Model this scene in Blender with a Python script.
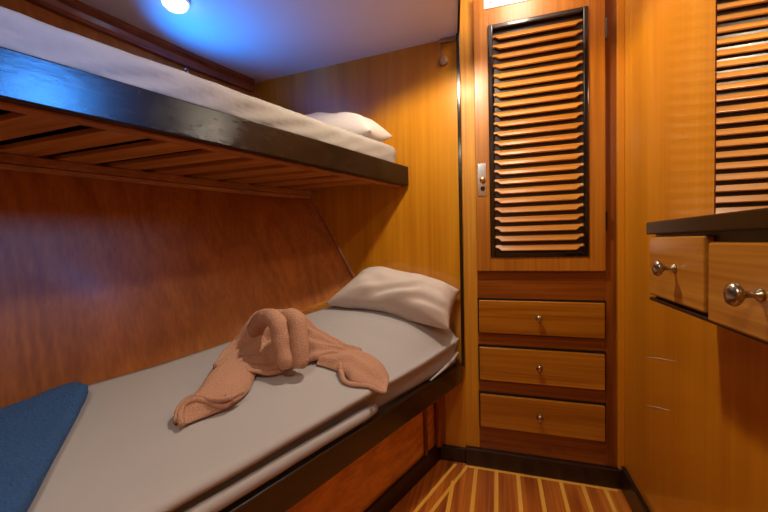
import bpy, bmesh, math, random
import numpy as np
from mathutils import Vector, Matrix, Euler, noise
SC = bpy.context.scene
COL = SC.collection
for _o in list(bpy.data.objects): bpy.data.objects.remove(_o)
random.seed(4)

# ------------------------------------------------------------------ camera
F = Vector((-0.303, 0.952, -0.034)); U = Vector((0.012, 0.040, 0.999)); R = Vector((0.953, 0.302, -0.023))
R = F.cross(U).normalized(); U = R.cross(F).normalized(); F.normalize()
cd = bpy.data.cameras.new('camera'); cam = bpy.data.objects.new('camera', cd); COL.objects.link(cam)
cam.matrix_world = Matrix(((R.x, U.x, -F.x, 0), (R.y, U.y, -F.y, 0), (R.z, U.z, -F.z, 1.0), (0, 0, 0, 1)))
cd.sensor_width = 36; cd.lens = 358.47 * 36 / 768; cd.clip_start = .02
SC.camera = cam

# ------------------------------------------------------------------ world, lights, exposure
w = bpy.data.worlds.new('world'); SC.world = w; w.use_nodes = True
w.node_tree.nodes['Background'].inputs[0].default_value = (.25, .45, 1, 1)
w.node_tree.nodes['Background'].inputs[1].default_value = .6
SC.view_settings.view_transform = 'Standard'; SC.view_settings.look = 'None'
SC.view_settings.gamma = 1; SC.view_settings.use_curve_mapping = False
SC.view_settings.exposure = 0.0
WARM = (1.0, .84, .64)
def light(kind, name, loc, power, color, size=.05, target=None, **kw):
    ld = bpy.data.lights.new(name, kind); ld.energy = power; ld.color = color
    if kind == 'AREA':
        ld.shape = 'DISK'; ld.size = size
    else: ld.shadow_soft_size = size
    for k, v in kw.items(): setattr(ld, k, v)
    o = bpy.data.objects.new(name, ld); COL.objects.link(o); o.location = loc
    d = Vector(target or (loc[0], loc[1], loc[2]-1)) - Vector(loc)
    o.rotation_euler = d.to_track_quat('-Z', 'Y').to_euler()
    return o
MAIN = (-.16, 1.10, 1.862)
light('SPOT', 'aisle_downlight_bulb', MAIN, 30, WARM, .035, target=(-.03, 1.12, .86), spot_size=math.radians(160), spot_blend=.28)
light('POINT', 'recess_fill_bulb', (.10, 1.43, 2.05), 4.0, WARM, .07)  # unseen bulb without fixture, added to brighten cabinet top and wall corner
light('AREA', 'rear_fill', (-.25, -.30, 1.855), 7.5, WARM, .12)  # fill light added behind the camera
light('SPOT', 'added_blue_glow', (-1.24, 1.14, 1.60), 15, (.0, .25, 1.0), .02, target=(-1.04, 1.22, 1.9), spot_size=math.radians(108), spot_blend=1.0)  # added source of the blue ceiling glow, hidden behind the upper mattress
light('AREA', 'assumed_window_light', (.44, .27, 1.66), .95, (.05, .30, 1.0), .22, target=(-.8, .45, 1.33), spread=math.radians(40))  # assumed window light, narrowed to put blue sheen on the upper rail

# ------------------------------------------------------------------ materials
def srgb(r, g, b):
    f = lambda c: (c/255/12.92) if c/255 <= .04045 else ((c/255+.055)/1.055)**2.4
    return (f(r), f(g), f(b), 1)
def newmat(name):
    m = bpy.data.materials.new(name); m.use_nodes = True
    nt = m.node_tree; return m, nt, nt.nodes['Principled BSDF']
def N(nt, t, **kw):
    n = nt.nodes.new(t)
    for k, v in kw.items():
        if k.startswith('i_'): n.inputs[k[2:]].default_value = v
        else: setattr(n, k, v)
    return n
def wood(name, dark, light_, axis='Z', rough=.3, sc=1.0, fig=.5, coat=.3, band=.35, fine=.95):
    """varnished wood, grain running along the given world axis"""
    m, nt, bs = newmat(name); L = nt.links.new
    tc = N(nt, 'ShaderNodeTexCoord')
    mp = N(nt, 'ShaderNodeMapping'); L(tc.outputs['Object'], mp.inputs[0])
    s = [14*sc]*3; s['XYZ'.index(axis)] = .55*sc; mp.inputs['Scale'].default_value = s
    n1 = N(nt, 'ShaderNodeTexNoise', i_Scale=1.0, i_Detail=5.0, i_Roughness=.6, i_Distortion=.4); L(mp.outputs[0], n1.inputs['Vector'])
    mp2 = N(nt, 'ShaderNodeMapping'); L(tc.outputs['Object'], mp2.inputs[0])
    s = [95*sc]*3; s['XYZ'.index(axis)] = 1.6*sc; mp2.inputs['Scale'].default_value = s
    n2 = N(nt, 'ShaderNodeTexNoise', i_Scale=1.0, i_Detail=3.0); L(mp2.outputs[0], n2.inputs['Vector'])
    # cathedral figure: contour lines of a slow stretched noise
    mp3 = N(nt, 'ShaderNodeMapping'); L(tc.outputs['Object'], mp3.inputs[0])
    s = [4*sc]*3; s['XYZ'.index(axis)] = .55*sc; mp3.inputs['Scale'].default_value = s
    n3 = N(nt, 'ShaderNodeTexNoise', i_Scale=1.0, i_Detail=.5); L(mp3.outputs[0], n3.inputs['Vector'])
    mu = N(nt, 'ShaderNodeMath', operation='MULTIPLY'); mu.inputs[1].default_value = 70; L(n3.outputs[0], mu.inputs[0])
    si = N(nt, 'ShaderNodeMath', operation='SINE'); L(mu.outputs[0], si.inputs[0])
    def mad(src, a, b):
        x = N(nt, 'ShaderNodeMath', operation='MULTIPLY_ADD'); L(src, x.inputs[0]); x.inputs[1].default_value = a
        if isinstance(b, float): x.inputs[2].default_value = b
        else: L(b, x.inputs[2])
        return x.outputs[0]
    v = mad(n1.outputs[0], band*2.6, .5-band*1.3)
    v = mad(n2.outputs[0], fine, v); v = mad(si.outputs[0], fig*.22, v)
    v = mad(v, 1.0, -fine/2)
    rp = N(nt, 'ShaderNodeValToRGB'); L(v, rp.inputs[0])
    rp.color_ramp.elements[0].position = .2; rp.color_ramp.elements[0].color = dark
    rp.color_ramp.elements[1].position = .8; rp.color_ramp.elements[1].color = light_
    L(rp.outputs[0], bs.inputs['Base Color'])
    bs.inputs['Roughness'].default_value = rough
    bs.inputs['Coat Weight'].default_value = coat; bs.inputs['Coat Roughness'].default_value = .18
    bp = N(nt, 'ShaderNodeBump', i_Strength=.12, i_Distance=.002); L(n2.outputs[0], bp.inputs['Height'])
    L(bp.outputs[0], bs.inputs['Normal'])
    return m
def plain(name, col, rough=.5, metal=0, bump=0, bscale=60, coat=0, var=0, emit=None, es=0, bdist=.003):
    m, nt, bs = newmat(name); L = nt.links.new
    bs.inputs['Base Color'].default_value = col; bs.inputs['Roughness'].default_value = rough
    bs.inputs['Metallic'].default_value = metal; bs.inputs['Coat Weight'].default_value = coat
    tc = N(nt, 'ShaderNodeTexCoord')
    n = N(nt, 'ShaderNodeTexNoise', i_Scale=float(bscale), i_Detail=4.0); L(tc.outputs['Object'], n.inputs['Vector'])
    if bump:
        bp = N(nt, 'ShaderNodeBump', i_Strength=float(bump), i_Distance=float(bdist)); L(n.outputs[0], bp.inputs['Height']); L(bp.outputs[0], bs.inputs['Normal'])
    if var:
        mx = N(nt, 'ShaderNodeMix', data_type='RGBA'); L(n.outputs[0], mx.inputs[0])
        mx.inputs[6].default_value = tuple(c*(1-var) for c in col[:3])+(1,); mx.inputs[7].default_value = tuple(min(1, c*(1+var)) for c in col[:3])+(1,)
        L(mx.outputs[2], bs.inputs['Base Color'])
    if emit:
        bs.inputs['Emission Color'].default_value = emit; bs.inputs['Emission Strength'].default_value = es
    return m
M = dict(
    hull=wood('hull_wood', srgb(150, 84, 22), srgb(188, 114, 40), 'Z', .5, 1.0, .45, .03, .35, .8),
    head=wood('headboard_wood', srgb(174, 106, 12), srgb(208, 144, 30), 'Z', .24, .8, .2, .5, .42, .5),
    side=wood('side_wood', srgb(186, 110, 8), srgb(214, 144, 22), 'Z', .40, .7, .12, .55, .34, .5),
    cabinet=wood('cabinet_wood', srgb(146, 82, 8), srgb(186, 118, 22), 'Z', .38, 1.0, .3, .15, .35),
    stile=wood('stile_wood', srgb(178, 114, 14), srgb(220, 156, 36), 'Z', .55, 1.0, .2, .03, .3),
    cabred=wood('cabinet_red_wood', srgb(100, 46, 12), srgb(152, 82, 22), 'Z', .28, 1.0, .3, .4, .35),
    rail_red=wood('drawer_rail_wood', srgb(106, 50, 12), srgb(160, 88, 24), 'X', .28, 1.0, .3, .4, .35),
    drawer=wood('drawer_wood', srgb(146, 86, 14), srgb(188, 124, 32), 'X', .25, 1.0, .4, .4, .35),
    shelf_drawer=wood('shelf_drawer_wood', srgb(156, 94, 24), srgb(198, 136, 50), 'Y', .25, 1.0, .5, .4, .35),
    louver=wood('louver_wood', srgb(164, 100, 26), srgb(208, 144, 58), 'X', .3, 1.0, .2, .3, .35),
    louver_side=wood('side_louver_wood', srgb(214, 150, 84), srgb(240, 186, 118), 'Y', .14, 1.0, .2, .8, .3),
    plank=wood('bunk_slat_wood', srgb(172, 104, 40), srgb(218, 146, 70), 'X', .45, 1.0, .4, .1, .4),
    ledger=wood('ledger_wood', srgb(146, 86, 36), srgb(196, 126, 60), 'Y', .45, 1.0, .3, .1, .4),
    under=wood('under_bunk_wood', srgb(190, 112, 28), srgb(232, 156, 58), 'Y', .28, .9, .6, .4, .4),
    floor_dark=wood('floor_plank_wood', srgb(138, 66, 18), srgb(212, 124, 44), 'Y', .35, 1.0, .5, .3, .45),
    floor_light=wood('floor_strip_wood', srgb(232, 168, 60), srgb(250, 196, 88), 'Y', .35, 1.0, .1, .3, .3),
    trim=wood('trim_wood', srgb(96, 44, 22), srgb(150, 78, 40), 'Y', .4, 1.0, .2, .2, .35),
    black=plain('black_lacquer', srgb(20, 12, 9), .16, bump=.15, bscale=25, coat=.6),
    dark=wood('dark_stained_wood', srgb(34, 20, 10), srgb(62, 38, 18), 'Y', .27, 1.0, .1, .5, .4),
    uprail=wood('upper_rail_wood', srgb(20, 12, 7), srgb(42, 28, 18), 'Y', .24, 1.0, .1, .0, .4),
    basebd=wood('baseboard_wood', srgb(20, 8, 4), srgb(44, 18, 8), 'Y', .38, 1.0, .1, .12, .4),
    void=plain('cavity_shade', srgb(18, 10, 6), .8),  # near-black stands for shade inside the cabinet and above the slats
    gap=plain('shadow_gap_black', srgb(14, 8, 5), .4),
    mirror=plain('louver_gap_shade', srgb(52, 30, 18), .35, bump=.1),
    ceil=plain('ceiling_paint', srgb(218, 214, 222), .42, bump=.03, bscale=8, coat=.15),
    sheet=plain('bed_sheet_cotton', srgb(180, 178, 181), .85, bump=.25, bscale=9, bdist=.012, var=.02),
    upsheet_dimmed=plain('upper_sheet_dimmed', srgb(156, 149, 142), .85, bump=.3, bscale=12, bdist=.012, var=.03),  # sheet cotton darkened to paint in the dim light on the upper bunk
    pillow=plain('pillow_cotton', srgb(204, 194, 188), .85, bump=.3, bscale=14, bdist=.01, var=.02),
    towel=plain('brown_terry', srgb(198, 152, 126), .95, bump=1.0, bscale=230, bdist=.005, var=.18),
    blue=plain('blue_terry', srgb(50, 94, 152), .95, bump=1.0, bscale=190, bdist=.007, var=.35),
    rail_glint=plain('rail_edge_glint', srgb(96, 96, 100), .22, 1),
    metal=plain('brushed_nickel', srgb(172, 160, 140), .28, 1, bump=.1, bscale=80),
    brass=plain('pale_brass', srgb(220, 186, 130), .25, 1),
    chrome=plain('chrome', srgb(210, 215, 225), .15, 1),
    white=plain('white_plastic', srgb(236, 234, 230), .4),
    clear=plain('grey_plastic', srgb(150, 112, 84), .3),
    lamp=plain('lamp_glass', (1, 1, 1, 1), .3, emit=(.62, .82, 1, 1), es=7),
    lamp_warm=plain('downlight_lens', (1, 1, 1, 1), .3, emit=(1, .8, .58, 1), es=12),
    glass_blue=plain('daylit_pane', (.2, .4, .8, 1), .1, emit=(.10, .40, 1, 1), es=5),
    ink=plain('sign_ink', srgb(40, 40, 46), .5),
)

M['uprail'].node_tree.nodes['Principled BSDF'].inputs['Specular IOR Level'].default_value = .32
M['side'].node_tree.nodes['Principled BSDF'].inputs['Coat Roughness'].default_value = .09
m_, nt_, b_ = newmat('mirror_glass'); b_.inputs['Base Color'].default_value = (.86, .88, .87, 1); b_.inputs['Metallic'].default_value = 1; b_.inputs['Roughness'].default_value = .015; M['glass'] = m_
# ------------------------------------------------------------------ mesh helpers
class MB:
    def __init__(s): s.v = []; s.f = []; s.mi = []; s.cur = 0
    def add(s, vs, fs):
        b = len(s.v); s.v += [tuple(v) for v in vs]
        for f in fs: s.f.append([b+i for i in f]); s.mi.append(s.cur)
    def obox(s, o, a, b, c):
        o, a, b, c = map(Vector, (o, a, b, c))
        vs = [o, o+a, o+a+b, o+b, o+c, o+a+c, o+a+b+c, o+b+c]
        s.add(vs, [(3, 2, 1, 0), (4, 5, 6, 7), (0, 1, 5, 4), (1, 2, 6, 5), (2, 3, 7, 6), (3, 0, 4, 7)])
    def box(s, x0, x1, y0, y1, z0, z1): s.obox((x0, y0, z0), (x1-x0, 0, 0), (0, y1-y0, 0), (0, 0, z1-z0))
    def prism(s, poly, d):
        d = Vector(d); n = len(poly); P = [Vector(p) for p in poly]
        s.add(P+[p+d for p in P], [list(range(n))[::-1], [n+i for i in range(n)]] + [(i, (i+1) % n, n+(i+1) % n, n+i) for i in range(n)])
    def loft(s, secs, caps=True, closed=True):
        n = len(secs[0]); vs = [p for q in secs for p in q]; fs = []
        for i in range(len(secs)-1):
            for j in range(n if closed else n-1):
                k = (j+1) % n; fs.append((i*n+j, i*n+k, (i+1)*n+k, (i+1)*n+j))
        if caps: fs += [list(range(n))[::-1], [(len(secs)-1)*n+j for j in range(n)]]
        s.add(vs, fs)
    def tube(s, path, r, seg=12, caps=True, flat=1.0, wob=0):
        P = [Vector(p) for p in path]; secs = []; up = Vector((0, 0, 1)); last = None
        rr = r if isinstance(r, (list, tuple)) else [r]*len(P)
        for i, p in enumerate(P):
            t = (P[min(i+1, len(P)-1)]-P[max(i-1, 0)]).normalized()
            if last is None:
                a = t.cross(up if abs(t.z) < .9 else Vector((1, 0, 0))).normalized()
            else: a = (last - t*last.dot(t)).normalized()
            last = a; b = t.cross(a)
            secs.append([p+(a*math.cos(q)+b*math.sin(q)*flat)*rr[i]*(1+(wob*noise.noise((p+a*math.cos(q)*.02+b*math.sin(q)*.02)*28) if wob else 0)) for q in [2*math.pi*k/seg for k in range(seg)]])
        s.loft(secs, caps)
    def lathe(s, prof, o, ax, seg=24):
        o = Vector(o); ax = Vector(ax).normalized(); a = ax.cross(Vector((0, 0, 1)) if abs(ax.z) < .9 else Vector((1, 0, 0))).normalized(); b = ax.cross(a)
        s.loft([[o+ax*h+(a*math.cos(q)+b*math.sin(q))*max(r, 1e-4) for q in [2*math.pi*k/seg for k in range(seg)]] for r, h in prof])
roots = {}
def build(name, mb, mat, parent=None, smooth=False, bevel=0, org=None, sub=0):
    off = roots.get(parent.name, Vector()) if parent else Vector(org or (0, 0, 0))
    me = bpy.data.meshes.new(name); me.from_pydata([tuple(Vector(v)-off) for v in mb.v], [], mb.f)
    mats = mat if isinstance(mat, list) else [mat]
    for m in mats: me.materials.append(M[m])
    me.polygons.foreach_set('material_index', mb.mi)
    bm = bmesh.new(); bm.from_mesh(me); bmesh.ops.recalc_face_normals(bm, faces=bm.faces); bm.to_mesh(me); bm.free()
    o = bpy.data.objects.new(name, me); COL.objects.link(o)
    if parent: o.parent = parent
    else: o.location = off
    roots[o.name] = off
    if smooth: me.polygons.foreach_set('use_smooth', [True]*len(me.polygons))
    if bevel:
        b = o.modifiers.new('bevel', 'BEVEL'); b.width = bevel; b.segments = 2; b.limit_method = 'ANGLE'
    if sub:
        b = o.modifiers.new('sub', 'SUBSURF'); b.levels = sub; b.render_levels = sub
    return o
def thing(name, label, cat, loc, group=None):
    o = bpy.data.objects.new(name, None); o.empty_display_size = .05; COL.objects.link(o); o.location = loc
    roots[o.name] = Vector(loc); tag(o, label, cat, group); return o
def tag(o, label, cat, group=None):
    o['label'] = label; o['category'] = cat
    if group: o['group'] = group
    return o
def struct(name, mb, mat, **kw):
    o = build(name, mb, mat, **kw); o['kind'] = 'structure'; return o
interp = lambda x, xs, ys: float(np.interp(x, xs, ys))

# ------------------------------------------------------------------ plan of the cabin (metres)
YW = [-1, 0, .577, .87, 1.16, 1.5, 1.66, 1.9]
XL = [-1.60, -1.46, -1.25, -1.09, -.95, -.771, -.66, -.50]      # foot of the hull wall at mattress level
ZL = [.60, .60, .60, .62, .66, .73, .77, .80]
YT = [-1, 0, .5, .91, 1.094, 1.333, 1.70, 1.9]
XT = [-1.66, -1.60, -1.545, -1.485, -1.443, -1.392, -1.284, -1.21]  # the same wall at ceiling level
def wall_x(y, z):
    a, za, b = interp(y, YW, XL), interp(y, YW, ZL), interp(y, YT, XT)
    return a + (b-a)*(z-za)/(1.9-za)
head_y = lambda x: 1.63 - .063*(x+.155)
DL = Vector((.340, .9404, 0)); NL = Vector((.9404, -.340, 0))      # lower rail direction and its outward normal
DU = Vector((.322, .9467, 0)); NU = Vector((.9467, -.322, 0))
low_x = lambda y: -.147 - .3616*(1.629-y)
up_x = lambda y: -.386 - .3380*(1.644-y)
YB = -.95

# ------------------------------------------------------------------ structure
# floor: dark planks with pale strips, one mesh
mb = MB(); mb.box(-1.3, .53, YB, 1.75, -.03, 0)
mb.cur = 1; ft = .0012
edge_x = lambda y: -.149 - .335*(1.615-y)
mb.box(-.149, .44, 1.590, 1.603, 0, ft)
for x in (-.275, -.19, -.104, -.018, .070, .153, .235, .316, .397):
    ye = 1.590 if x > -.149 else 1.615 + (x+.149)/.335 - .012
    mb.box(x-.0075, x+.0075, YB+.02, ye, 0, ft)
dd = Vector((.3177, .948, 0))
for off in (0, -.052):
    a = Vector((-.149+off, 1.600, 0)); mb.obox(a-dd*2.4, dd*2.4, (.014, 0, 0), (0, 0, ft*1.2))
struct('floor', mb, ['floor_dark', 'floor_light'])

# hull wall
def wall_strip(z0, z1, nz, y0, y1, ny, t0, t1):
    secs = []
    for i in range(ny+1):
        y = y0+(y1-y0)*i/ny; q = []
        for k in range(nz+1):
            z = z0+(z1-z0)*k/nz; q.append((wall_x(y, z)+t0, y, z))
        for k in range(nz, -1, -1):
            z = z0+(z1-z0)*k/nz; q.append((wall_x(y, z)+t1, y, z))
        secs.append(q)
    return secs
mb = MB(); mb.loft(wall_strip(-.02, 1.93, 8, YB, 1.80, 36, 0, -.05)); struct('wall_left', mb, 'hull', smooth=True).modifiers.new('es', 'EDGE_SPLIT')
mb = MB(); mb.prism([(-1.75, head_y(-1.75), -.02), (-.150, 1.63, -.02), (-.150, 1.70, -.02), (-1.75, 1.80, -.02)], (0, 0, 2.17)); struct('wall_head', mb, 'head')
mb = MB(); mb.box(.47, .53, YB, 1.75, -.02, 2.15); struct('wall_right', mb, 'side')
mb = MB(); mb.box(-1.75, .53, YB-.05, YB, -.02, 2.15); struct('wall_rear', mb, 'head')
wr_ = bpy.data.objects['wall_right']
for ya, yb, za, zb in ((1.40, 1.225, .434, .496), (1.40, 1.19, .599, .652)):
    mb = MB(); mb.tube([(.4697, ya, za), (.4697, (ya+yb)/2, (za+zb)/2+.002), (.4697, yb, zb)], [.0005, .0015, .0007], 6, flat=.6); build('scratch', mb, 'white', wr_)
# low ceiling, leaving out the raised recess in front of the cabinet
mb = MB(); mb.prism([(-1.78, YB-.05, 1.9), (.53, YB-.05, 1.9), (.53, 1.34, 1.9), (-.117, 1.34, 1.9), (-.150, 1.66, 1.9), (-.150, 1.82, 1.9), (-1.78, 1.82, 1.9)], (0, 0, .04))
mb.box(-.16, .53, 1.30, 1.75, 2.12, 2.15); mb.box(-.117, .53, 1.30, 1.34, 1.94, 2.12); mb.prism([(-.14, 1.30, 1.94), (-.117, 1.34, 1.94), (-.150, 1.66, 1.94), (-.17, 1.66, 1.94)], (0, 0, .18))
struct('ceiling', mb, 'ceil')
# mouldings
def follow(z, sec, y0, y1, n, fn=None):
    fn = fn or (lambda y: wall_x(y, z)); out = []
    for i in range(n+1):
        y = y0+(y1-y0)*i/n; out.append([(fn(y)+a, y, z+b) for a, b in sec])
    return out
mb = MB(); mb.loft(follow(1.87, [(-.01, .029), (.045, .029), (.048, .012), (.030, .000), (.026, -.018), (-.02, -.018)], YB, 1.66, 30))
mb.loft(follow(1.83, [(-.02, .02), (.016, .02), (.018, .004), (-.02, 0)], YB, 1.66, 30)); struct('trim_1', mb, 'trim')
mb = MB(); a = Vector((wall_x(1.672, .70)+.002, 1.672, .70)); b = Vector((wall_x(1.70, 1.86)+.002, 1.70, 1.86))
mb.obox(a-Vector((.004, .02, 0)), b-a, (.010, .004, 0), (0, .03, 0)); struct('trim_2', mb, 'ledger')
mb = MB(); mb.loft([[(wall_x(y, z)-.01, y, z-.02), (wall_x(y, z)+w_, y, z-.02), (wall_x(y, z)+w_, y, z+.010), (wall_x(y, z)-.01, y, z+.010)] for y, z, w_ in [(y, interp(y, YW, ZL), .001+.03*min(1, max(0, (y-1.30)/.12))) for y in np.linspace(1.32, 1.655, 10)]])
struct('trim_3', mb, 'louver')
# black strip where the headboard meets the cabinet
mb = MB(); mb.box(-.161, -.146, 1.603, 1.628, .45, 1.90); mb.prism([(-.123, 1.33, 1.893), (-.113, 1.33, 1.893), (-.146, 1.603, 1.893), (-.156, 1.603, 1.893)], (0, 0, .22)); struct('trim_4', mb, 'black', bevel=.002)
mb = MB(); mb.box(.446, .47, 1.610, 1.650, .08, 2.12); struct('trim_5', mb, 'side', bevel=.002)
# baseboards
mb = MB(); mb.box(-.150, .457, 1.607, 1.70, 0, .076); struct('baseboard_back', mb, 'basebd', bevel=.004)
mb = MB(); mb.box(.455, .47, YB, 1.607, 0, .098); struct('baseboard_right', mb, 'basebd', bevel=.004)
mb = MB(); mb.box(-.285, -.150, 1.615, 1.64, 0, .065); struct('baseboard_head', mb, 'basebd', bevel=.004)
# assumed daylit port, unseen behind the camera; source of the rail's blue sheen
mb = MB()
mb.lathe([(.150, 0), (.150, .02), (.115, .026), (.110, .004), (.110, 0)], (.47, .27, 1.66), (-1, 0, 0), 32)
fr = struct('assumed_window', mb, 'chrome', smooth=True)
mb = MB(); mb.lathe([(.001, .006), (.111, .006), (.111, .001), (.001, .001)], (.47, .27, 1.66), (-1, 0, 0), 32); p_ = build('pane', mb, 'glass_blue', fr)

# ------------------------------------------------------------------ cabinet
cab = thing('cabinet', 'tall built-in wooden cabinet with a louvered door above three drawers', 'cabinet', (.15, 1.66, .076))
x0, x1 = -.150, .446
YF = 1.628
mb = MB(); mb.box(x0, x1, YF+.03, 1.745, .076, 2.118); build('carcass', mb, 'void', cab)
mb = MB(); mb.box(x0, -.088, YF, YF+.03, .076, 2.118); build('stile', mb, 'stile', cab, bevel=.002)
mb = MB(); mb.box(.408, x1, YF, YF+.03, .076, 2.118); build('stile', mb, 'cabred', cab, bevel=.002)  # darker red wood takes in the door's shadow on this stile
zr = [(.076, .178), (.334, .388), (.545, .598), (.750, .872)]
for a, b in zr:
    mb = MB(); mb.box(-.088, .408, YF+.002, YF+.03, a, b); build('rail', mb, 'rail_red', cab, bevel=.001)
# frame line under the door and top filler
mb = MB(); mb.box(-.088, .408, YF, YF+.03, 2.05, 2.118); build('rail', mb, 'stile', cab, bevel=.001)
# drawers
d0 = None
for z0, z1 in ((.178, .330), (.388, .540), (.597, .747)):
    mb = MB(); mb.box(-.0885, .4075, YF-.005, YF+.029, z0-.001, z1+.005); g = build('drawer', mb, 'gap', cab)  # black rim around the front stands for shade in the drawer gap
    mb = MB(); mb.box(-.083, .402, YF-.018, YF-.003, z0+.004, z1-.003); build('drawer_front', mb, 'drawer', g, bevel=.003)
    mb = MB(); zc = (z0+z1)/2+.005
    mb.lathe([(.008, 0), (.008, .003), (.0045, .006), (.0045, .014), (.011, .018), (.0135, .023), (.011, .028), (.001, .030)], (.158, YF-.018, zc), (0, -1, 0)); build('knob', mb, 'metal', g, smooth=True)
# door with louvers
mb = MB(); yd0, yd1 = YF-.022, YF-.002; dx0, dx1, dz0, dz1 = -.088, .404, .872, 2.035
lx0, lx1, lz0, lz1 = -.030, .346, .930, 1.905
mb.box(dx0, lx0, yd0, yd1, dz0, dz1); mb.box(lx1, dx1, yd0, yd1, dz0, dz1); mb.box(lx0, lx1, yd0, yd1, dz0, lz0); mb.box(lx0, lx1, yd0, yd1, lz1, dz1)
door = build('door', mb, 'cabinet', cab, bevel=.002)
mb = MB(); t = .019
for a in ((lx0, lx0+t, lz0, lz1), (lx1-t, lx1, lz0, lz1), (lx0+t, lx1-t, lz0, lz0+t), (lx0+t, lx1-t, lz1-t, lz1)): mb.box(a[0], a[1], yd0-.006, yd1, a[2], a[3])
build('louver_frame', mb, 'black', door, bevel=.004)
def slat(mb, o, u, out, w, dep, th, notch, drop):
    """one louver board: notched outline, sloping down and outward"""
    o, u, out = Vector(o), Vector(u), Vector(out); d = out*dep - Vector((0, 0, drop)); nrm = u.cross(d).normalized()
    if nrm.z < 0: nrm = -nrm
    pts = [o, o+u*w, o+u*w+d*.45, o+u*(w-notch*.45)+d*.5, o+u*(w-notch)+d, o+u*notch+d, o+u*notch*.45+d*.5, o+d*.45]
    mb.prism(pts, nrm*th)
mb = MB(); n = 23
for i in range(n):
    z = lz0+t+.030+(lz1-lz0-2*t-.012)*i/n
    slat(mb, (lx0+t, yd1-.002, z), (1, 0, 0), (0, -1, 0), lx1-lx0-2*t, .015, .007, .026, .0235)
build('louver_slats', mb, 'louver', door, bevel=.001)
mb = MB(); mb.box(lx0, lx1, yd1-.004, yd1+.001, lz0, lz1); build('backing', mb, 'mirror', door)  # dark brown sheet stands for the shade between the slats
mb = MB(); mb.box(-.080, -.044, yd0-.003, yd0, 1.195, 1.334); pl = build('latch_plate', mb, 'chrome', door, bevel=.002)
mb = MB(); mb.lathe([(.005, 0), (.004, .008), (.010, .012), (.012, .018), (.009, .024), (.001, .026)], (-.059, yd0-.003, 1.262), (0, -1, 0)); build('latch_knob', mb, 'brass', pl, smooth=True)
mb = MB(); mb.lathe([(.010, 0), (.010, .003), (.001, .003)], (-.059, yd0-.003, 1.226), (0, -1, 0)); mb.box(-.061, -.057, yd0-.009, yd0-.005, 1.219, 1.233); build('keyhole', mb, 'black', pl)
for z in (1.77, 1.03):
    mb = MB(); mb.box(.4045, .410, yd0+.001, YF-.001, z, z+.075); mb.tube([(.407, yd0-.001, z), (.407, yd0-.001, z+.075)], .003, 8); build('hinge', mb, 'black', door)
# white notice on the door top
sg = thing('paper_sign', 'white notice with small dark marks at the top of the louvered cabinet door', 'sign', (.047, yd0-.002, 1.975))
mb = MB(); mb.box(-.044, .146, yd0-.003, yd0-.001, 1.975, 2.03); build('sheet', mb, 'white', sg)
mb = MB()
for x, a in ((-.022, .5), (-.017, -.5), (-.008, 0)): mb.obox((x, yd0-.0036, 1.992), (.0022, 0, 0), (0, .0006, 0), (a*.008, 0, .012))
build('lettering', mb, 'ink', sg)

# ------------------------------------------------------------------ lower bunk
def along(base, D, y, off, Nn):   # point on a rail line at y, moved inwards by off
    return Vector((base(y), y, 0)) - Nn*off
lb = thing('lower_bunk', 'lower bunk with dark varnished side rail and orange wood panel beneath', 'bunk', (-.7, .9, 0))
y0, y1 = -.90, 1.606
def railbox(base, Nn, o0, o1, z0, z1, ya, yb):
    m = MB(); p = [along(base, None, ya, o0, Nn), along(base, None, yb, o0, Nn), along(base, None, yb, o1, Nn), along(base, None, ya, o1, Nn)]
    m.prism([(q.x, q.y, z0) for q in p], (0, 0, z1-z0)); return m
build('side_rail', railbox(low_x, NL, 0, .030, .376, .459, y0, y1), 'dark', lb, bevel=.004)
build('glint_strip', railbox(low_x, NL, -.002, .007, .456, .462, y0, y1), 'rail_glint', lb, bevel=.002)  # metallic strip added for the bright reflection along the rail edge
# deck on which the mattress lies
mb = MB(); ys = np.linspace(y0, 1.60, 20)
P = [(low_x(y)-.032, y, .40) for y in ys] + [(wall_x(y, .40)+.004, y, .40) for y in ys[::-1]]
mb.prism(P, (0, 0, .018)); build('deck', mb, 'plank', lb)
RC = .118
build('side_panel', railbox(low_x, NL, RC, RC+.018, .02, .398, y0, 1.62), 'under', lb)
for a, b in ((1.462, 1.480), (.70, .718)):
    build('panel_frame', railbox(low_x, NL, RC-.012, RC, .075, .36, a, b), 'cabred', lb, bevel=.002)
build('panel_frame', railbox(low_x, NL, RC-.014, RC, .0, .078, y0, 1.61), 'basebd', lb, bevel=.003)
build('panel_frame', railbox(low_x, NL, RC-.012, RC, .36, .398, y0, 1.61), 'cabred', lb, bevel=.002)
build('post', railbox(low_x, NL, RC-.030, RC-.012, .078, .398, 1.545, 1.60), 'cabred', lb, bevel=.002)
pc = along(low_x, None, 1.02, RC-.002, NL)
mb = MB(); mb.lathe([(.016, 0), (.016, .003), (.006, .004), (.006, .012), (.010, .015), (.001, .018)], (pc.x, pc.y, .30), NL); build('panel_knob', mb, 'brass', lb, smooth=True)

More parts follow.
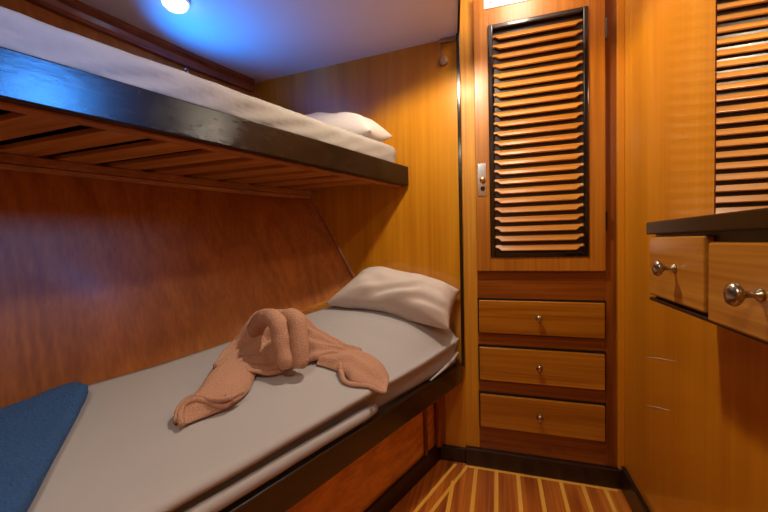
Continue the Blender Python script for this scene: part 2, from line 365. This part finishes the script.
# mattress with fitted sheet
prof = lambda t, y: t**interp(y, [.3, .9, 1.3, 1.6], [1.6, 2.2, 3, 5])
def mattress_sec(y, n=30):
    xw = wall_x(y, interp(y, YW, ZL)-.01)+.012+.030*min(1, max(0, (y-1.30)/.12)); xf = low_x(y); zl = interp(y, YW, ZL)-.004; zf = .548
    r = interp(y, [0, .6, 1.0, 1.6], [.050, .042, .022, .016]); q = [(wall_x(y, .43)+.024, y, .420), (xw, y, zl-.03)]
    xe = xf-.003
    for i in range(n):
        t = i/(n-1)*(1-r/(xe-xw)); x = xw+(xe-xw)*t
        nz = .0030*noise.noise(Vector((x*5, y*3, 2)))+.0012*noise.noise(Vector((x*14, y*9, 5)))
        q.append((x, y, zl+(zf-zl)*prof(t, y)+nz))
    cz = q[-1][2]-r*.45; cx = q[-1][0]
    for k in range(1, 7):
        a = math.pi/2*k/6; q.append((cx+(r-.002)*math.sin(a), y, cz+r*.45*math.cos(a)))
    lo = .468; g = interp(y, [.9, 1.05, 1.25, 1.6], [1, .8, .35, .25]); w_ = .004*noise.noise(Vector((0, y*7, 9)))
    for f, o in ((.12, -.004), (.25, -.040*g), (.40, -.060*g+w_), (.60, -.062*g+w_), (.80, -.060*g+w_), (1.0, -.050*g-.006)):
        q.append((xe+o+.001, y, cz+(lo-cz)*f))
    q += [(min(xf-.040, q[-1][0]-.002), y, .462), (xf-.062, y, .440), (xf-.062, y, .420)]
    return q
def mz(x, y):
    a, za = interp(y, YW, XL), interp(y, YW, ZL); t = min(max((x-a)/(low_x(y)-a), 0), 1)
    return za+(.545-za)*prof(t, y)
ys = np.linspace(-.90, 1.590, 90)
mb = MB(); mb.loft([mattress_sec(y) for y in ys])
mt = build('mattress', mb, 'sheet', smooth=True, org=(-.8, .6, .42)); tag(mt, 'mattress in a pale grey fitted sheet on the lower bunk', 'mattress')
mb = MB(); pa = []
for y in np.linspace(-.88, 1.045, 40): pa.append((low_x(y)-.016, y, .4835+.003*math.sin(y*3)))
mb.tube(pa, [.0150]*39+[.012], 14, flat=1.15, wob=.12); build('sheet_roll', mb, 'sheet', mt, smooth=True)
mb = MB(); pa = [(low_x(y)-.012, y, z) for y, z in ((1.36, .466), (1.46, .478), (1.54, .496), (1.585, .514))]
mb.tube(pa, [.003, .006, .007, .006], 10, wob=.3); build('sheet_roll', mb, 'sheet', mt, smooth=True)

# ------------------------------------------------------------------ upper bunk
ub = thing('upper_bunk', 'upper bunk with dark varnished rail and open slats beneath it', 'bunk', (-1.1, .9, 1.267))
yu = 1.632
build('side_rail', railbox(up_x, NU, 0, .030, 1.267, 1.354, -.90, yu), 'uprail', ub, bevel=.003)
build('cleat', railbox(up_x, NU, .030, .062, 1.262, 1.282, -.90, yu-.004), 'ledger', ub, bevel=.002)
mb = MB(); mb.loft(follow(1.282, [(-.004, -.002), (.048, -.002), (.048, -.026), (-.006, -.026)], -.90, 1.655, 30)); mb.loft(follow(1.254, [(-.004, 0), (.022, 0), (.016, -.014), (-.006, -.014)], -.90, 1.655, 30)); build('ledger', mb, 'ledger', ub)
yy = -.78; k = 0
while yy < 1.66:
    m_ = MB(); w_ = .080
    ys_ = min(yy+w_, 1.625)
    xa0, xa1 = up_x(yy)-.034, up_x(ys_)-.034
    m_.prism([(xa0, yy, 1.2825), (xa1, ys_, 1.2825), (wall_x(ys_, 1.28)+.006, ys_+.02, 1.2825), (wall_x(yy, 1.28)+.006, yy+.02, 1.2825)], (0, 0, .015))
    build('slat', m_, 'plank', ub, bevel=.002); yy += .127; k += 1
    if ys_ > 1.6: break
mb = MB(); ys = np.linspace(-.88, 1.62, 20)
mb.prism([(up_x(y)-.034, y, 1.312) for y in ys]+[(wall_x(y, 1.32)+.006, y, 1.312) for y in ys[::-1]], (0, 0, .006)); build('gap_shade_sheet', mb, 'void', ub)  # dark sheet in place of the shade seen through the slat gaps
def up_sec(y, n=14):
    xw = wall_x(y, 1.319)+.012; xf = up_x(y)-.030; top = 1.440; r = .040; xe = xf+.012
    q = [(xw, y, 1.319), (wall_x(y, 1.43)+.014, y, 1.43)]
    for i in range(n):
        t = i/(n-1)*(1-r/(xe-xw)); x = xw+(xe-xw)*t; q.append((x, y, top+.010*math.sin(math.pi*t)+.003*noise.noise(Vector((x*6, y*5, 1)))-.03*0))
    cx, cz = q[-1][0], q[-1][2]-.032
    dr = lambda k_: (.006*math.sin(y*46+k_*2.6+3*noise.noise(Vector((y*4, 0, 0))))+.0035*math.sin(y*95+k_*4+2*noise.noise(Vector((y*7, 3, 0)))))*interp(y, [.2, .5, .8, 1.0, 1.4], [.35, .8, 1, .7, .3])
    for k_ in range(1, 7):
        a = math.pi/2*k_/6; q.append((cx+r*math.sin(a)+dr(k_*.3)*k_/6, y, cz+.032*math.cos(a)))
    for k_ in range(1, 6): q.append((xe+dr(1.8+k_*.5)-.001*k_, y, cz+(1.3565-cz)*k_/5))
    q += [(xf-.004, y, 1.353), (xf-.004, y, 1.319)]
    return q
ye = 1.600
ys = list(np.linspace(-.90, 1.56, 100))
secs = [up_sec(y) for y in ys]
last = secs[-1]; c = Vector((-.75, 1.56, 1.37))
for s_, dy in ((.985, .018), (.95, .032), (.90, .040)):
    secs.append([(c.x+(p[0]-c.x)*(.5+.5*s_), ys[-1]+dy, max(1.319, c.z+(p[2]-c.z)*s_)) for p in last])
mb = MB(); mb.loft(secs)
um = build('mattress', mb, 'upsheet_dimmed', smooth=True, org=(-1.1, .6, 1.32)); tag(um, 'mattress with loose pale sheet on the upper bunk', 'mattress')

# ------------------------------------------------------------------ pillows
def pillow(label, BL, BR, TR, TL, T_, seed, split=.55, out=None):
    """cushion stretched between four corners, edges bowed inward, pointed corners, soft wrinkles"""
    BL, BR, TR, TL = map(Vector, (BL, BR, TR, TL)); c = (BL+BR+TR+TL)/4
    uz = (BR-BL+TR-TL).cross(TL-BL+TR-BR).normalized()
    n, m = 60, 40; mb = MB(); top = []; bot = []
    for j in range(m+1):
        rt = []; rb = []
        for i in range(n+1):
            u = -1+2*i/n; v = -1+2*j/m
            pu = u*(1-.06*(1-v*v)); pv = v*(1-.07*(1-u*u)); a_ = (pu+1)/2; b_ = (pv+1)/2
            h = (max(0, 1-abs(u)**3.0)*max(0, 1-abs(v)**2.4))**.55
            q = Vector((u*2.4+seed, v*1.7, seed))
            wr = .14*noise.noise(q*1.2)+.05*math.sin(9*u-11*v+4*noise.noise(q*.8))*math.exp(-((u-.1)**2*2+(v+.35)**2*6))*1.6+.07*math.sin(14*v+5*u)*max(0, abs(u)-.55)
            p = (BL*(1-a_)+BR*a_)*(1-b_)+(TL*(1-a_)+TR*a_)*b_
            rt.append(p+uz*(h*(1+wr)*T_*split)); rb.append(p-uz*(h*T_*(1-split)))
        top.append(rt); bot.append(rb)
    vs = [p for r_ in top for p in r_]; fs = []; idx = {}
    for j in range(m+1):
        for i in range(n+1):
            if i in (0, n) or j in (0, m): idx[(i, j)] = j*(n+1)+i
            else: idx[(i, j)] = len(vs); vs.append(bot[j][i])
    for j in range(m):
        for i in range(n):
            a = j*(n+1)+i; fs.append((a, a+1, a+n+2, a+n+1)); fs.append((idx[(i, j)], idx[(i, j+1)], idx[(i+1, j+1)], idx[(i+1, j)]))
    vs = [Vector((p.x, p.y, max(p.z, (mz(p.x, p.y)+.006) if p.z < 1.2 else 1.458))) for p in vs]
    mb.add(vs, fs); o = build('pillow', mb, 'pillow', smooth=True, org=c); tag(o, label, 'pillow'); return o
pillow('pillow in a pale cotton case propped on the headboard wall of the lower bunk', (-.738, 1.430, .738), (-.188, 1.455, .640), (-.160, 1.610, .785), (-.600, 1.630, .885), .150, 3, split=.80)
pillow('pillow in a pale cotton case lying on the upper bunk mattress', (-1.02, 1.40, 1.500), (-.50, 1.43, 1.475), (-.45, 1.60, 1.49), (-1.00, 1.60, 1.53), .16, 8, split=.6)

# ------------------------------------------------------------------ brown towel folded into an arch with two rolls
# every piece of the folded cloth: pairs (front lower edge, back upper edge)
CUFF = [((-0.717, 0.644, 0.575), (-0.747, 0.650, 0.585)),
    ((-0.700, 0.684, 0.577), (-0.762, 0.685, 0.604)),
    ((-0.678, 0.734, 0.579), (-0.756, 0.707, 0.615)),
    ((-0.670, 0.791, 0.584), (-0.761, 0.741, 0.624)),
    ((-0.676, 0.836, 0.589), (-0.782, 0.795, 0.638)),
    ((-0.702, 0.892, 0.600), (-0.790, 0.837, 0.648)),
    ((-0.717, 0.931, 0.609), (-0.791, 0.879, 0.658)),]
TENT = [((-0.783, 0.853, 0.634), (-0.845, 0.883, 0.628)),
    ((-0.750, 0.881, 0.624), (-0.861, 0.941, 0.653)),
    ((-0.718, 0.914, 0.622), (-0.857, 0.994, 0.688)),
    ((-0.678, 0.929, 0.614), (-0.826, 1.019, 0.739)),
    ((-0.654, 0.967, 0.612), (-0.809, 1.057, 0.771)),
    ((-0.623, 0.999, 0.613), (-0.749, 1.089, 0.774)),
    ((-0.596, 1.028, 0.619), (-0.682, 1.118, 0.763)),
    ((-0.548, 1.061, 0.625), (-0.631, 1.151, 0.701)),
    ((-0.492, 1.091, 0.627), (-0.518, 1.151, 0.642)),
    ((-0.448, 1.135, 0.624), (-0.463, 1.155, 0.627)),]
LOBE = [((-0.571, 1.036, 0.605), (-0.569, 1.075, 0.633)),
    ((-0.523, 1.039, 0.595), (-0.521, 1.098, 0.637)),
    ((-0.473, 1.036, 0.581), (-0.480, 1.123, 0.635)),
    ((-0.436, 1.014, 0.567), (-0.445, 1.135, 0.627)),
    ((-0.397, 1.022, 0.555), (-0.408, 1.142, 0.611)),
    ((-0.362, 1.034, 0.545), (-0.372, 1.131, 0.590)),
    ((-0.330, 1.026, 0.545), (-0.344, 1.107, 0.564)),]
ROLLS = [[(-0.814, 1.037, 0.694), (-0.788, 1.027, 0.729), (-0.741, 1.002, 0.763), (-0.692, 0.977, 0.771), (-0.657, 0.962, 0.75), (-0.641, 0.952, 0.703), (-0.627, 0.945, 0.659), (-0.616, 0.937, 0.625)], [(-0.703, 1.048, 0.731), (-0.674, 1.028, 0.757), (-0.638, 1.008, 0.77), (-0.608, 0.988, 0.753), (-0.594, 0.973, 0.7), (-0.588, 0.966, 0.656), (-0.587, 0.958, 0.624)]]
HEM = [(-0.708, 0.639, 0.581), (-0.733, 0.657, 0.593), (-0.743, 0.679, 0.606), (-0.728, 0.698, 0.614), (-0.702, 0.71, 0.607), (-0.68, 0.723, 0.594), (-0.666, 0.738, 0.591), (-0.668, 0.751, 0.601), (-0.675, 0.742, 0.609)]
HEM2 = [(-0.732, 0.644, 0.585), (-0.75, 0.667, 0.601), (-0.752, 0.694, 0.614), (-0.733, 0.71, 0.619), (-0.69, 0.714, 0.614), (-0.661, 0.736, 0.611), (-0.651, 0.781, 0.612)]
TENTHEM = [(-0.802, 0.85, 0.646), (-0.754, 0.874, 0.639), (-0.701, 0.897, 0.626), (-0.665, 0.919, 0.615), (-0.639, 0.955, 0.614)]
LOBEHEM = [(-0.489, 1.044, 0.622), (-0.475, 1.02, 0.599), (-0.452, 0.996, 0.579), (-0.416, 1.006, 0.569), (-0.38, 1.023, 0.56), (-0.327, 0.998, 0.557)]

def catmull(P, k):
    P = [np.array(p, float) for p in P]; out = []
    for i in range(len(P)-1):
        a, b, c_, d = P[max(i-1, 0)], P[i], P[i+1], P[min(i+2, len(P)-1)]
        for s_ in range(k):
            t = s_/k; out.append(.5*((2*b)+(c_-a)*t+(2*a-5*b+4*c_-d)*t*t+(3*b-a-3*c_+d)*t**3))
    out.append(P[-1]); return out
def spl(P, k=7): return [Vector(p) for p in catmull(P, k)]
def cloth(mb, pairs, th, bulge, fold, seed, k=7, seg=48, freq=7):
    """a padded flap between two edge curves; th thickness, bulge lifts (or sinks) the middle, fold ripples along its length"""
    B_ = catmull([p[0] for p in pairs], k); T_ = catmull([p[1] for p in pairs], k); n = len(B_)
    TH = catmull([[t] for t in th], k) if len(th) == len(pairs) else [[th[0]]]*n
    BU = catmull([[t] for t in bulge], k) if len(bulge) == len(pairs) else [[bulge[0]]]*n
    secs = []
    for i in range(n):
        b, t = Vector(B_[i]), Vector(T_[i]); mid = (b+t)/2; maj = (t-b)/2
        d = Vector(B_[min(i+1, n-1)])-Vector(B_[max(i-1, 0)])+Vector(T_[min(i+1, n-1)])-Vector(T_[max(i-1, 0)])
        nn = d.cross(maj).normalized()
        if nn.dot(Vector((.3, -.5, .8))) < 0: nn = -nn
        h, bu = TH[i][0], BU[i][0]; q = []
        for kk in range(seg):
            a = 2*math.pi*kk/seg; ca, sa = math.cos(a), math.sin(a)
            ca = math.copysign(abs(ca)**.85, ca); sa = math.copysign(abs(sa)**.55, sa)
            p = mid+maj*ca+nn*(h*sa+bu*(1-ca*ca))
            wv = fold*(math.sin(ca*freq+seed+2.5*noise.noise(Vector((i*.09, seed, ca))))+.7*noise.noise(Vector((p.x*22, p.y*22, seed))))
            if sa > 0: p = p+nn*wv*sa*(1-.5*ca*ca)
            p.z = max(p.z, mz(p.x, p.y)+.0035) if p.x < low_x(p.y)-.004 else p.z
            q.append(p)
        secs.append(q)
    mb.loft(secs)
mb = MB()
cloth(mb, CUFF, [.008, .012, .014, .016, .016, .014, .010], [.004, .008, .012, .014, .014, .012, .008], .0015, 2)
cloth(mb, TENT, [.008, .012, .014, .016, .018, .02, .018, .014, .010, .005], [.006, 0, -.018, -.034, -.042, -.030, -.008, .004, .004, .002], .0105, 5, freq=11)
cloth(mb, LOBE, [.012, .014, .017, .018, .017, .014, .006], [.004, .008, .010, .008, .004, 0, 0], .0035, 1, freq=5)
for P in ROLLS:
    P = [p+Vector((.006, -.010, .003)) for p in spl(P)]; n_ = len(P); mb.tube(P, [.0285*min(1, .45+.55*math.sqrt(min(i, n_-1-i)/5)) for i in range(n_)], 22, wob=.14)
mb.tube([p+Vector((0, 0, .006)) for p in spl(HEM, 5)], .0075, 10, flat=1.3); mb.tube([p+Vector((0, 0, .004)) for p in spl(HEM2, 5)], .0065, 10, flat=1.4)
mb.tube(spl(TENTHEM, 6), [.004]+[.0075]*23+[.004], 10, flat=1.0, wob=.4)
mb.tube(spl(LOBEHEM, 5), [.004]+[.0075]*24+[.004], 10, flat=.9, wob=.4)
def settle(mb, gap):      # nothing sinks into the mattress it lies on
    mb.v = [(x, y, max(z, mz(x, y)+gap)) if x < low_x(y)+.008 else (x, y, z) for x, y, z in mb.v]
settle(mb, .0065)
tw = build('towel', mb, 'towel', smooth=True, org=(-.6, .9, .61)); tag(tw, 'peach-brown terry towel folded into an arch with two rolls on the lower mattress', 'towel')

# blue towel at the foot end
PO = [(-1.147, .668), (-1.120, .682), (-1.070, .672), (-1.037, .648), (-1.01, .622), (-.959, .575), (-.829, .450), (-.717, .338), (-.64, .22), (-.70, .12), (-.92, .06), (-1.16, .14), (-1.28, .32), (-1.24, .42), (-1.15, .50), (-1.132, .58)]
PO = [Vector(p) for p in catmull([np.array(p) for p in PO+[PO[0]]], 5)[:-1]]
cen = Vector((-.98, .40)); secs = []
mb = MB(); rings = []
for f, dz in ((.1, .003), (.3, .003), (.5, .003), (.7, .003), (.85, .003), (.985, .003), (1.0, .010), (1.0, .020), (.985, .027), (.95, .031), (.85, .033), (.7, .034), (.5, .034), (.3, .034), (.1, .034)):
    q = []
    for p in PO:
        x, y = cen.x+(p.x-cen.x)*f, cen.y+(p.y-cen.y)*f
        q.append((x, y, mz(x, y)+dz+.0045+(.008*noise.noise(Vector((x*9, y*9, 0)))+.005*noise.noise(Vector((x*26, y*26, 3))) if dz > .015 else 0)))
    rings.append(q)
mb.loft(rings); bt = build('towel', mb, 'blue', smooth=True, org=(-.98, .4, .60)); tag(bt, 'folded dark blue terry towel at the near end of the lower mattress', 'towel')

# ------------------------------------------------------------------ wall shelf unit with drawers (right)
sh = thing('drawer_shelf', 'narrow wall-mounted shelf with dark top and two small drawers', 'shelf', (.47, .75, .855))
XC = .340
mb = MB(); mb.box(XC-.004, .469, .40, 1.004, 1.007, 1.036); build('shelf_top', mb, 'uprail', sh, bevel=.003)
mb = MB(); mb.box(XC+.014, .469, .42, .998, .860, 1.007); build('body', mb, 'gap', sh)
mb = MB(); mb.box(XC+.002, .469, .42, 1.000, .852, .860); build('bottom_board', mb, 'basebd', sh, bevel=.002)
def knob(x, y, z, par):
    m_ = MB(); m_.lathe([(.009, 0), (.0085, .003), (.0045, .006), (.0048, .018), (.009, .021), (.0145, .025), (.0165, .029), (.0145, .034), (.007, .037), (.001, .038)], (x, y, z), (-1, 0, 0), 28)
    build('knob', m_, 'metal', par, smooth=True)
mb = MB(); mb.box(XC, XC+.02, .760, .996, .866, 1.002); d = build('drawer', mb, 'shelf_drawer', sh, bevel=.004); knob(XC, .866, .937, d)
mb = MB(); mb.obox((XC-.006, .735, .858), (.02, 0, 0), (.000, -.285, 0), (0, 0, .132)); d = build('drawer', mb, 'shelf_drawer', sh, bevel=.004); knob(XC-.006, .606, .920, d)

# mirror on the right wall: its ground edge bends the image of the louvered door
mr = thing('mirror', 'frameless mirror with a ground edge on the right wall above the drawer shelf', 'mirror', (.4695, .72, 1.04))
def bevpane(y0, y1, z0, z1, xb, t, bw, lip):
    m_ = MB(); o = [(y0, z0), (y1, z0), (y1, z1), (y0, z1)]; i_ = [(y0+bw, z0+bw), (y1-bw, z0+bw), (y1-bw, z1-bw), (y0+bw, z1-bw)]
    m_.loft([[(xb, y, z) for y, z in o], [(xb-lip, y, z) for y, z in o], [(xb-t, y, z) for y, z in i_]]); return m_
build('pane', bevpane(.40, 1.000, 1.030, 1.84, .4690, .0048, .010, .0030), 'glass', mr)
mb = MB(); mb.box(.4690, .4698, .402, .999, 1.032, 1.838); build('backing', mb, 'gap', mr)

# ------------------------------------------------------------------ lamps, hooks, conduit
bl = thing('dome_lamp', 'small glowing bluish-white dome lamp on the ceiling over the upper bunk', 'lamp', (-1.10, 1.04, 1.9))
mb = MB(); mb.lathe([(.050, 0), (.050, .008), (.044, .012), (.001, .012)], (-1.10, 1.04, 1.8995), (0, 0, -1), 28); build('lamp_base', mb, 'white', bl, smooth=False)
mb = MB(); mb.lathe([(.043, .012), (.040, .022), (.030, .032), (.016, .037), (.001, .039)], (-1.10, 1.04, 1.8995), (0, 0, -1), 28); build('lamp_glass', mb, 'lamp', bl, smooth=True)
wl = thing('added_blue_uplight', 'small blue uplight added on the hull wall behind the upper mattress for the ceiling glow', 'lamp', (-1.33, 1.13, 1.58))  # unseen lamp added to colour the ceiling blue
wx = wall_x(1.13, 1.58)
mb = MB(); mb.box(wx-.002, wx+.012, 1.10, 1.16, 1.55, 1.61); build('lamp_plate', mb, 'white', wl, bevel=.003)
mb = MB(); mb.tube([(wx+.01, 1.13, 1.57), (-1.26, 1.135, 1.562)], .006, 10); mb.lathe([(.010, -.040), (.022, -.030), (.026, -.008), (.024, -.006), (.016, -.024), (.001, -.026)], (-1.24, 1.14, 1.60), (.40, .17, .86), 20); build('lamp_shade', mb, 'white', wl, smooth=True)
for nm, (x, y) in (('aisle', (-.13, 1.10)), ('rear', (-.25, -.30))):  # the rear fixture is added to carry the fill light
    dl = thing('downlight', 'round ceiling downlight '+('over the aisle beside the upper bunk' if nm == 'aisle' else 'added behind the camera as fill'), 'lamp', (x, y, 1.9))
    mb = MB(); mb.lathe([(.060, 0), (.060, .010), (.046, .014), (.044, .006), (.044, 0)], (x, y, 1.8995), (0, 0, -1), 28); build('ring', mb, 'chrome', dl, smooth=True)
    mb = MB(); mb.lathe([(.043, .0), (.043, .004), (.001, .005)], (x, y, 1.8995), (0, 0, -1), 28); build('lens', mb, 'lamp_warm', dl)
def hook(y, z, label):
    x = wall_x(y, z)+.001; h = thing('coat_hook', label, 'hook', (x, y, z))
    m_ = MB(); m_.lathe([(.012, 0), (.012, .003), (.001, .004)], (x, y, z), (1, 0, 0), 16); build('hook_plate', m_, 'chrome', h)
    m_ = MB(); m_.tube([(x+.002, y, z-.004), (x+.016, y, z-.012), (x+.026, y, z-.008), (x+.029, y, z+.006), (x+.026, y, z+.016)], .0035, 8)
    m_.tube([(x+.003, y, z+.004), (x+.010, y, z+.018), (x+.020, y, z+.030)], .003, 8); build('hook_arm', m_, 'chrome', h, smooth=True)
hook(1.30, 1.782, 'small metal hook on the hull wall under the ceiling moulding, farther of two')
hook(.72, 1.655, 'small metal hook on the hull wall nearest the camera, low behind the upper mattress')
cb = thing('cable_conduit', 'short grey metal conduit and thin cable at the top of the headboard wall', 'conduit', (-.20, 1.625, 1.885))
mb = MB(); mb.box(-.234, -.163, 1.618, head_y(-.2)-.001, 1.880, 1.896); build('conduit', mb, 'metal', cb, bevel=.002)
mb = MB(); mb.tube([(-.232, 1.625, 1.882), (-.232, 1.627, 1.865), (-.226, 1.627, 1.845), (-.222, 1.627, 1.822)], .0022, 8); build('cable', mb, 'clear', cb, smooth=True)
mb = MB(); mb.lathe([(.022, 0), (.021, .005), (.012, .008), (.001, .008)], (-.221, head_y(-.22)-.001, 1.805), (0, -1, 0), 20); build('rosette', mb, 'clear', cb, smooth=True)
